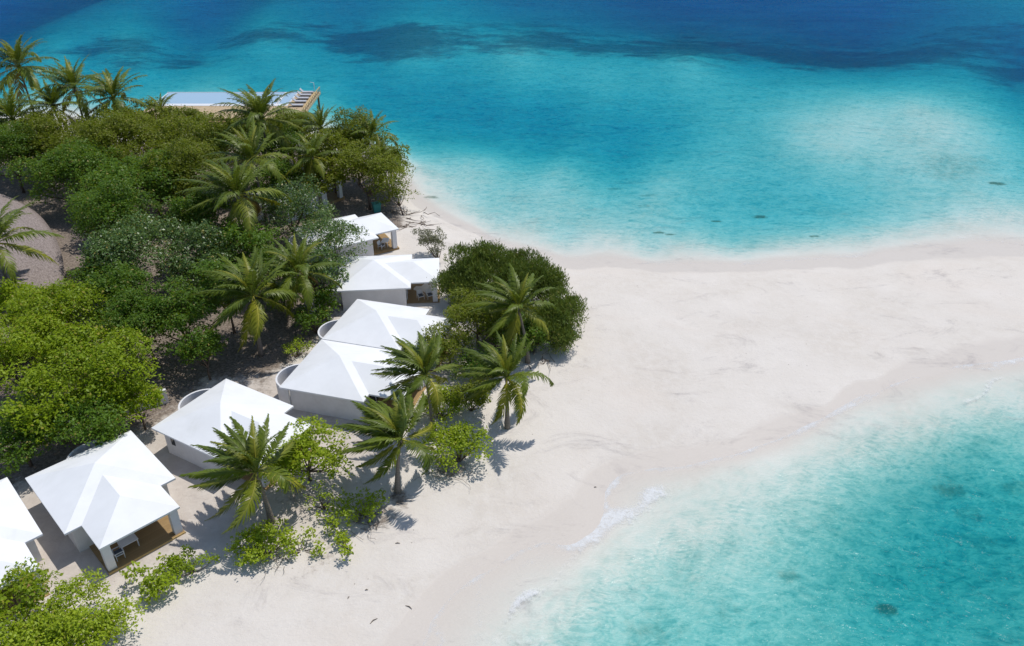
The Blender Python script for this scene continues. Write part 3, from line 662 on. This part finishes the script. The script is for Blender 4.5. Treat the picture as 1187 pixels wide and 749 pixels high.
    if zc > 2.0: tb_.tube([(0, 0, -.3), (fork[0] * .3 + r.uniform(-.1, .1), fork[1] * .3, fork[2] * .5), tuple(fork)], [tr * 1.35, tr, tr * .85], 7)
    else: fork = np.array([0, 0, -.05])
    for j in r.choice(nclump, min(nclump, 11), replace=False):
        e = cen[j]; mid = fork * .5 + e * .5 + np.array([r.uniform(-.2, .2), r.uniform(-.2, .2), -.12 * Rm]) * .6; mid[2] = max(mid[2], .03)
        tb_.tube([tuple(fork), tuple(mid), tuple(e)], [tr * .6, tr * .36, tr * .14], 5, cap=False)
    tb_.build("trunk" if zc > 2.0 else "stems", m_bark, root, smooth=True)
    return root

# ---- palms
def frond_mat():
    m, nt, b = mat("palm_frond"); k = N(nt); t = k.attr("tint").outputs["Fac"]; st = k.attr("stem").outputs["Fac"]; ag = k.attr("age").outputs["Fac"]
    c = k.mix(t, (.045, .082, .005), (.170, .225, .014))
    c = k.mix(k.ramp(ag, .3, .85, 0, .85), c, (.25, .25, .018))
    c = k.mix(k.ramp(ag, .93, .99), c, (.20, .125, .055))
    c = k.mix(st, c, k.mix(k.ramp(ag, .3, .7), (.15, .19, .03), (.52, .46, .06)))
    k.link(c, b.inputs["Base Color"]); b.inputs["Roughness"].default_value = .45; b.inputs["Specular IOR Level"].default_value = .35
    tl = k.new("ShaderNodeBsdfTranslucent"); k.link(k.mix(.5, c, (.22, .25, .02), 'ADD'), tl.inputs[0])
    mx = k.new("ShaderNodeMixShader"); mx.inputs[0].default_value = .22
    k.link(b.outputs[0], mx.inputs[1]); k.link(tl.outputs[0], mx.inputs[2]); k.link(mx.outputs[0], nt.nodes["Material Output"].inputs[0]); return m
m_frond = frond_mat()
m_palmtrunk, nt, b = mat("palm_trunk"); k = N(nt); o = k.obj(); s_ = k.new("ShaderNodeSeparateXYZ"); k.link(o, s_.inputs[0])
ring = k.math('FRACT', k.math('MULTIPLY', k.math('ADD', s_.outputs[2], k.math('MULTIPLY', k.noise(o, 3.0), .1)), 6.0))
k.link(k.mix(k.ramp(ring, 0, .3, 0, 1), (.07, .055, .042), k.mix(k.noise(o, 6.0, 4), (.16, .13, .105), (.27, .235, .20))), b.inputs["Base Color"]); b.inputs["Roughness"].default_value = .9
WIND = np.array([-.62, .45, .05])
def frond(parent, origin, az, el, L, r, age, wind, nleaf=40):
    S = 12; pts = [np.array(origin, float)]; droop = math.radians(r.uniform(48, 80)) * (1.0 if el > 0 else .6)
    tans = []
    for i in range(S):
        s = (i + .5) / S; e = el - droop * s ** 1.35
        t = np.array([math.cos(e) * math.cos(az), math.cos(e) * math.sin(az), math.sin(e)]) + wind * (s ** 1.2) * 1.15
        t /= np.linalg.norm(t); tans.append(t); pts.append(pts[-1] + t * L / S)
    pts = np.array(pts); tans = np.array(tans + [tans[-1]])
    V = []; F = []; tint = []; stem = []
    for i, p in enumerate(pts):                 # midrib
        t = tans[i]; b_ = unit(np.cross(t, [0, 0, 1.0])); n_ = np.cross(b_, t); w = .045 * (1 - .85 * i / S) + .006
        for (a, c) in ((1, 0), (0, 1), (-1, 0), (0, -1)): V.append(p + w * (a * b_ + c * n_))
    for i in range(S):
        for j in range(4): F.append((i * 4 + j, i * 4 + (j + 1) % 4, i * 4 + 4 + (j + 1) % 4, i * 4 + 4 + j))
    tint += [.5] * len(V); stem += [1.0] * len(V)
    ss = np.linspace(.13, .995, nleaf); base_t = r.uniform(.15, .75)
    twist = r.uniform(-.35, .35)
    for s in ss:
        q = s * S; i = min(int(q), S - 1); p = pts[i] + (pts[i + 1] - pts[i]) * (q - i); t = tans[i]
        b_ = unit(np.cross(t, [0, 0, 1.0])); n_ = np.cross(b_, t); b_, n_ = b_ * math.cos(twist * s) + n_ * math.sin(twist * s), n_ * math.cos(twist * s) - b_ * math.sin(twist * s)
        prof = min(1.0, (s - .08) / .22) ** .6 * (1 - max(0, s - .5) / .5 * .78)
        ll = L * .205 * prof
        for sd_ in (-1, 1):
            if r.rand() < .08: continue
            l = ll * r.uniform(.82, 1.12); al = math.radians(26 + 42 * s + r.uniform(-7, 7))
            d = b_ * sd_ * math.cos(al) + t * math.sin(al) + n_ * r.uniform(-.05, .26)
            d = unit(d + wind * .30); w = .041 * (L / 4.6) * (.8 + .4 * r.rand()) * (1.15 if s < .85 else .8)
            wv_ = unit(np.cross(d, n_)) * w
            m1 = p + d * l * .5 - np.array([0, 0, l * .10]); m2 = p + d * l * .86 - np.array([0, 0, l * (.36 + .2 * r.rand())]) + wind * l * .14
            k0 = len(V); V += [p - wv_ * .7, p + wv_ * .7, m1 + wv_, m1 - wv_, m2 + wv_ * .16, m2 - wv_ * .16]
            F += [(k0, k0 + 1, k0 + 2, k0 + 3), (k0 + 3, k0 + 2, k0 + 4, k0 + 5)]
            tt = min(1, max(0, base_t + r.uniform(-.2, .25))); tint += [tt] * 6; stem += [.35, .35, 0, 0, 0, 0]
    return link_mesh("frond", np.array(V), np.array(F), m_frond, parent, attrs=dict(tint=tint, stem=stem, age=[age] * len(V)))
def palm(label, px, py, h=None, L=4.6, n=20, base=None, seed=0, wind=1.0, lean=None, elmin=-34, dead=1, nleaf=40, name="coconut_palm"):
    r = R(seed + 500)
    if base is not None:
        B_ = ground(*base); lo, hi = 1.0, 14.0
        for _ in range(40):
            z = (lo + hi) / 2; y = G(px, py, z)[1]
            if y > B_[1] + (lean or 0): lo = z
            else: hi = z
        Cw = G(px, py, z)
    else:
        Cw = G(px, py, h + .85); B_ = np.array([Cw[0] + r.uniform(.2, 1.2), Cw[1] + r.uniform(-1.2, .3), 0]); B_[2] = gz(B_[0], B_[1])
    root = empty(name, tuple(B_), 0, label, "palm tree", "coconut palms"); T = Cw - B_
    tp = []; tr = []
    for i in range(11):
        s = i / 10; q = T * np.array([s ** 1.5, s ** 1.5, s]); q[2] = T[2] * s; tp.append(tuple(q if i else q - np.array([0, 0, .3]))); tr.append((.19 * (1 - s) ** 2.2 + .115 + (.05 if i == 10 else 0)) * (L / 5) ** .5)
    MB().tube(tp, tr, 9).build("trunk", m_palmtrunk, root, smooth=True)
    w = WIND * wind; ga = 2.39996; a0 = r.rand() * 6.28
    for i in range(n):
        u = i / (n - 1); el = math.radians(84 - (86 - elmin) * u ** 1.45 + r.uniform(-7, 7)); az = a0 + ga * i + r.uniform(-.25, .25)
        if u > .25: az += .38 * wind * math.sin(math.atan2(WIND[1], WIND[0]) - az)
        fl = L * (.78 + .3 * min(1, u * 2.2)) * r.uniform(.9, 1.08)
        age = np.clip(.10 + .62 * max(0, u - .45) / .55 + r.uniform(-.1, .14), 0, .9)
        if i >= n - dead: age = 1.0
        if u < .08: age = .55
        frond(root, T + np.array([.10 * math.cos(az), .10 * math.sin(az), .05]), az, el, fl, r, age, w * (1.0 if u > .12 else .6), nleaf)
    if base is not None and py > 330:
        for i in range(6):
            a = r.rand() * 6.28; m_ = MB(); m_.tube([(0, 0, -.17), (0, 0, -.11), (0, 0, 0), (0, 0, .11), (0, 0, .16)], [.03, .095, .125, .09, .02], 8)
            o = m_.build("coconut", m_coco, root, smooth=True); o.location = tuple(T + np.array([.27 * math.cos(a), .27 * math.sin(a), -.22 - .16 * r.rand()]))
    return root
m_coco = plain("green_coconut", (.16, .17, .03), .5, .25, 3)
PALMS = [
    ("tall coconut palm at the top left corner, its crown highest against the sea", 22, 78, 12, 6.8, 25, None, 1, .55),
    ("coconut palm at the top left, right of the tallest crown", 86, 102, 10.5, 6.0, 21, None, 2, .7),
    ("rightmost of the tall top left palms, one frond reaching towards the pool", 132, 114, 10.5, 6.2, 20, None, 3, .5),
    ("low coconut palm at the left edge below the tallest crown", 15, 140, 8.5, 6.4, 22, None, 4, .5),
    ("coconut palm tucked behind the olive tree under the top left crowns", 62, 124, 8.5, 5.4, 18, None, 5, .5),
    ("small dark young palm at the left end of the pool", 186, 128, 7, 3.8, 12, None, 6, .4),
    ("tall coconut palm in front of the pool terrace, its crown over the pale water", 303, 138, 11, 6.6, 24, None, 7, .6),
    ("coconut palm directly below the one at the pool terrace", 292, 186, 9.5, 6.0, 20, None, 8, .6),
    ("wide coconut palm left of the open grey green tree, fronds spread over the dark trees", 275, 226, 9, 6.4, 21, None, 9, .8),
    ("large coconut palm in the shade gap behind the twin villa, bare sand at its foot", 293, 343, None, 5.6, 22, (303, 412), 10, .9),
    ("coconut palm right of the large shade gap palm, half buried in leaves", 345, 316, 6.5, 5.0, 18, None, 11, .6),
    ("coconut palm growing out of the big dark beach bush", 600, 356, None, 4.5, 20, (612, 420), 12, .9),
    ("coconut palm with its crown overlapping the right edge of the twin villa roof", 493, 434, None, 4.4, 19, (503, 505), 13, 1.3),
    ("coconut palm leaning at the edge of the open beach, right of the twin villa", 587, 437, None, 4.5, 19, (588, 496), 14, 1.0),
    ("bushy coconut palm on the sand in front of the twin villa near wall", 464, 510, None, 4.6, 22, (461, 570), 15, 1.55),
    ("nearest coconut palm, wind bent, in front of the slit window villa", 297, 547, None, 4.9, 19, (315, 606), 16, 1.45),
    ("coconut palm at the left edge in front of the thatched roof", -6, 283, 9.5, 5.6, 20, None, 17, .4),
    ("coconut palm at the seaward top of the olive tree group by the lagoon", 430, 158, 7, 5.0, 16, None, 18, .5),
    ("coconut palm beside the sun deck of the pool terrace", 372, 150, 7.5, 4.8, 16, None, 19, .5),
    ("coconut palm on the left side of the olive tree group by the lagoon", 362, 182, 7.5, 4.8, 16, None, 20, .5),
    ("coconut palm right of the lagoon olive trees, yellow frond over the water", 441, 182, 6, 4.0, 13, None, 21, .1),
]
for (lab, px, py, h, L, n, base, seed, wd) in PALMS:
    palm(lab, px, py, h, L, int(n * 1.5), base, seed, wd, nleaf=62 if py > 300 else 46, dead=seed % 2 if py < 330 else 0)

TG = "broadleaf trees of the island"; SG = "shrubs on the beach"
T_ = lambda lab, *a, **k_: tree("broadleaf_tree", "tree", lab, TG, *a, **k_)
S_ = lambda lab, *a, **k_: tree("beach_shrub", "shrub", lab, SG, *a, **k_)
# the wood behind the villas, far to near
T_("olive tree just below the low palm at the top left", 66, 172, 52, 5.0, 'olive', .32, seed=1)
T_("broad olive tree in the middle of the top row of treetops", 145, 174, 56, 5.2, 'olive', .32, seed=2)
T_("olive tree at the right of the top row, below the left part of the pool", 215, 180, 42, 4.8, 'olive', .32, seed=3)
T_("dark green tree at the left edge above the thatched roof", 14, 182, 34, 4.8, 'dark', .30, seed=4)
T_("dark green tree right above the far end of the thatched roof", 92, 206, 54, 5.2, 'dark', .30, seed=5)
T_("dark green tree between the wide palm and the thatched roof trees", 178, 218, 52, 5.0, 'dark', .30, seed=6)
T_("round dark green tree against the right side of the thatched roof", 134, 264, 48, 5.2, 'dark', .28, seed=7)
T_("dark green tree under the wide palm", 240, 258, 42, 4.6, 'dark', .28, seed=8)
T_("large glossy grey green tree left of the large shade gap palm", 165, 305, 62, 5.2, 'grey', .27, seed=9, nclump=34)
T_("glossy grey green tree directly below the wide palm", 235, 302, 42, 4.6, 'grey', .27, seed=10)
T_("dark tree standing over the soil beside the large shade gap palm", 212, 372, 44, 4.4, 'dark', .26, seed=11)
T_("dark green tree between the yellow green tree and the glossy grey green one", 165, 372, 38, 4.4, 'dark', .26, seed=12)
T_("open grey green tree with white glints, above the small far villas", 338, 252, 44, 4.6, 'grey', .26, dens=.7, open_=.35, seed=13)
T_("open grey green tree leaning over the roof of the villa with two armchairs", 384, 285, 36, 4.0, 'grey', .24, dens=.7, open_=.3, seed=14)
T_("dark tree behind the open grey green one, left of the hidden villa", 320, 215, 30, 4.0, 'dark', .28, seed=15)
T_("olive tree on the left of the group by the lagoon", 385, 185, 36, 4.6, 'olive', .30, seed=16)
T_("olive yellow tree at the front of the group by the lagoon", 425, 205, 38, 4.0, 'olive', .28, dens=.85, seed=17)
T_("olive tree at the top of the group by the lagoon", 412, 168, 34, 5.0, 'olive', .30, seed=18)
S_("bare branched small tree leaning to the lagoon water", 458, 222, 20, 2.2, 'olive', .26, dens=.45, open_=.3, seed=19, base=(468, 250))
T_("large yellow green tree below the thatched roof", 72, 380, 58, 5.0, 'yellow', .25, seed=20, nclump=36)
T_("yellow green tree at the middle left, right of the other yellow green crowns", 125, 428, 54, 4.6, 'yellow', .25, seed=21, nclump=36)
T_("yellow green tree at the left edge of the picture", 14, 410, 46, 4.6, 'yellow', .25, seed=22)
T_("yellow green tree in front, over the garden wall at the left", 58, 468, 50, 3.8, 'yellow', .25, seed=23, nclump=30)
T_("green tree hanging over the shower wall of the porch table villa", 100, 498, 42, 3.0, 'dark', .24, seed=24, dens=.8)
T_("dark green tree at the left edge above the cut off villa", 22, 506, 42, 3.0, 'dark', .24, seed=25)
T_("small yellow green tree between the yellow green crowns and the slit window villa", 160, 468, 26, 2.8, 'yellow', .23, seed=26)
for (lab, px, py, rp, zc, st) in [
    ("olive tree left of the wide palm crown, below the top row", 215, 205, 40, 4.8, 'olive'),
    ("olive tree between the wide palm and the pool terrace palms", 255, 180, 36, 5.0, 'olive'),
    ("olive tree close behind the tall palm at the pool terrace", 288, 168, 26, 4.4, 'olive'),
    ("dark tree behind the palm below the pool terrace", 325, 185, 34, 4.6, 'dark'),
    ("dark green tree in the middle of the wood below the broad olive trees", 140, 232, 42, 5.0, 'dark'),
    ("dark green tree left of the glossy grey green trees, near the thatched roof end", 118, 322, 30, 4.4, 'dark'),
    ("dark green tree above the yellow green crowns", 138, 345, 36, 4.6, 'dark'),
    ("dark green tree between the two shade gap palms and the open tree", 285, 292, 34, 4.2, 'dark'),
    ("green tree right of the half buried palm, against the villa roof", 372, 322, 26, 3.4, 'grey'),
    ("yellow green tree between the thatched roof and the left edge crowns", 25, 362, 34, 4.2, 'yellow'),
    ("yellow green tree in the middle of the yellow green crowns", 92, 412, 40, 4.6, 'yellow'),
    ("dark tree between the shade gap and the slit window villa roof", 236, 405, 24, 3.6, 'dark'),
    ("dark tree behind the large shade gap palm, left of its crown", 262, 340, 34, 4.4, 'dark'),
    ("dark tree right of the large shade gap palm crown", 318, 318, 28, 3.8, 'dark'),
    ("small green tree right beside the twin villa upper shower wall", 376, 352, 16, 2.2, 'dark'),
    ("olive tree in front of the left half of the pool", 178, 148, 30, 5.0, 'olive'),
    ("olive tree in front of the pool, left of the visible steps", 216, 148, 24, 4.4, 'olive'),
    ("olive tree right of the visible steps of the pool terrace", 287, 150, 20, 4.6, 'olive'),
    ("olive tree below the sun deck, right of the tall pool palm", 328, 150, 22, 4.8, 'olive'),
    ("yellow green tree at the lower left, its foot by the garden wall", 118, 470, 34, 3.4, 'yellow'),
    ("olive tree at the left edge under the low palm", -14, 170, 34, 5.0, 'olive'),
    ("dark leafy tree in front of the sun deck corner", 345, 158, 26, 5.0, 'olive'),
    ("olive tree between the lagoon group and the hidden villa", 372, 212, 26, 3.8, 'olive'),
    ("green tree at the lagoon edge of the olive group", 452, 192, 24, 3.6, 'olive')]:
    T_(lab, px, py, rp, zc, st, .29, seed=100 + px + py)
S_("small bright green bush in the shade gap behind the twin villa", 342, 406, 17, .9, 'bright', .2, nclump=10, seed=27)
S_("dark leafy bush in the shade below the half buried palm", 365, 372, 22, 1.6, 'dark', .22, dens=.6, seed=28)
S_("dark leafy bush at the foot of the large shade gap palm", 325, 345, 24, 1.8, 'dark', .22, dens=.7, seed=29)
# the beach thicket and the shrubs in front of the villas
S_("tall fine leaved dark bush, seaward left end of the big beach thicket", 558, 318, 44, 2.9, 'needle', .30, dens=1.3, clump=.36, nclump=44, ninner=.3, seed=30)
S_("tall fine leaved dark bush in the middle of the big beach thicket", 605, 326, 44, 3.0, 'needle', .30, dens=1.3, clump=.36, nclump=44, ninner=.3, seed=31)
S_("fine leaved dark bush at the right end of the beach thicket by open sand", 645, 368, 36, 2.2, 'needle', .30, dens=1.3, clump=.36, nclump=44, ninner=.3, seed=32)
for (lab, px, py, rp, zc, sd) in [("fine leaved bush at the left foot of the big beach thicket, beside the armchair porch", 532, 335, 34, 2.0, 131),
    ("fine leaved bush in the heart of the big beach thicket, behind its palm", 582, 350, 36, 2.4, 132), ("fine leaved bush just left of the right end of the beach thicket", 632, 340, 34, 2.2, 133),
    ("lowest fine leaved bush at the right foot of the big beach thicket", 655, 394, 24, 1.3, 134), ("fine leaved bush behind the leaning palm at the thicket front", 622, 384, 32, 1.7, 135)]:
    S_(lab, px, py, rp, zc, 'needle', .30, dens=1.3, clump=.36, nclump=40, ninner=.3, seed=sd)
S_("leafy green bush in the front left of the big beach thicket", 553, 372, 36, 2.8, 'olive', .23, seed=33)
S_("leafy dark bush low at the front of the big beach thicket", 600, 392, 30, 1.8, 'dark', .22, dens=.8, seed=34)
S_("sparse grey bush left of the big beach thicket", 502, 283, 20, 1.9, 'dry', .22, dens=1.0, nclump=24, seed=35, base=(508, 302))
S_("leafy bush between the twin villa roof and the big beach thicket", 520, 402, 30, 2.3, 'olive', .2, dens=.75, open_=.2, seed=36)
S_("green bush in the shade between the bushy palm and the roof edge palm", 512, 470, 24, 1.3, 'bright', .22, dens=.8, seed=51)
S_("green bush at the foot of the leaning beach palm, on its left", 545, 462, 24, 1.4, 'olive', .22, dens=.8, seed=52)
S_("low green bush tucked below the thicket, left of the leaning palm", 556, 428, 26, 1.5, 'dark', .22, dens=.8, seed=53)
S_("small bright shrub between the nearest palm and the bushy palm", 385, 600, 18, .6, 'bright', .22, dens=.8, nclump=12, seed=54)
S_("round bright green bush on the sand right of the bushy palm", 532, 518, 36, 1.4, 'bright', .22, nclump=26, seed=37, dens=1.0)
S_("leafy green shrub right of the nearest palm, before the slit window villa", 356, 532, 44, 2.3, 'bright', .23, dens=1.2, open_=.12, seed=38, nclump=30)
S_("small leafy shrub below the leafy green one", 374, 578, 20, 1.1, 'bright', .19, dens=.5, open_=.2, seed=39, nclump=12)
S_("low bright shrub nearest to the porch with the table", 176, 675, 30, .75, 'bright', .25, dens=1.46, seed=40, nclump=14, flat=.4)
S_("low bright shrub right of the one nearest the porch table", 222, 655, 25, .75, 'bright', .25, dens=1.46, seed=41, nclump=12, flat=.4)
S_("low bright shrub with bare twigs at the foot of the nearest palm", 305, 634, 38, .7, 'bright', .25, dens=1.09, seed=42, nclump=18, flat=.35, asp=.8)
S_("small low bright shrub right of the twiggy one", 348, 633, 22, .5, 'bright', .25, dens=0.82, seed=43, nclump=10, flat=.35)
S_("sparse bright shrub below the bushy palm", 420, 588, 28, .7, 'bright', .25, dens=0.73, seed=44, nclump=14, flat=.4)
S_("small yellowish shrub nearest the open beach below the bushy palm", 402, 630, 22, .5, 'bright', .25, dens=0.82, seed=45, nclump=10, flat=.4)
S_("big bright green bush at the bottom edge, lower left corner", 95, 722, 50, 1.7, 'bright', .25, seed=46, nclump=30, dens=1.08)
S_("darker green bush in the lower left corner before the cut off villa", 14, 700, 42, 2.0, 'yellow', .23, seed=47, nclump=26, dens=1.08)
S_("bright green bush at the bottom left, right of the corner bush", 50, 748, 40, 1.4, 'bright', .25, seed=48, dens=1.08)

# ------------------------------------------------------------------ driftwood and beach litter
def drift(label, px, py, n, L, seed, w=.05):
    r = R(seed); p = ground(px, py); root = empty("driftwood", tuple(p), 0, label, "driftwood", "driftwood on the sand")
    mb = MB()
    for i in range(n):
        x, y = r.normal(size=2) * L * .35; a = r.rand() * 6.28; l = L * r.uniform(.3, .8); c = []
        for s in (0, .35, .7, 1): c.append((x + math.cos(a) * l * s + r.uniform(-.12, .12) * l, y + math.sin(a) * l * s + r.uniform(-.12, .12) * l, .04 + r.rand() * .22 * l * s))
        mb.tube(c, [w * r.uniform(.6, 1.2) * (1 - .2 * q) for q in range(4)], 5)
    o = mb.build("branches", m_twig, root, smooth=True)
drift("tangle of grey driftwood branches on the sand before the far lagoon trees", 476, 258, 22, 4.0, 1, .06)
drift("heap of brown fallen branches behind the farthest villa", 455, 247, 18, 3.0, 2, .06)
drift("grey fallen branch on the sand at the front of the big beach thicket", 625, 412, 9, 3.0, 3, .05)
drift("dry twigs lying under the bright twiggy shrub at the foot of the nearest palm", 316, 646, 22, 1.9, 4, .022)
drift("dry twigs lying under the round bright bush", 520, 548, 20, 2.6, 5, .02)
drift("dry twigs lying under the sparse bright shrub below the bushy palm", 425, 605, 20, 2.4, 6, .022)
for (lab, px, py, a, l) in [("short dark stick lying on the near beach, its right end lower", 474, 704, -.4, .55), ("bent pale brown stick on the near beach", 433, 720, .9, .6), ("tiny dark husk on the near beach, the upper right one of a pair", 425, 684, .3, .22), ("tiny dark husk on the near beach, the lower left one of a pair", 404, 693, 1.3, .2), ("thin short stick on the beach below the yellowish shrub", 461, 630, .1, .35), ("tiny dark husk alone on the pale sand uphill of the foam", 690, 565, .2, .2)]:
    p = ground(px, py); o = MB().tube([(-l / 2, 0, .03), (0, .06 * l, .06), (l / 2, -.10 * l, .03)], [.02, .035, .015], 6).build("beach_stick", m_twig)
    o.location = tuple(p); o.rotation_euler = (0, 0, a); tag(o, lab, "stick", "sticks and husks on the beach")
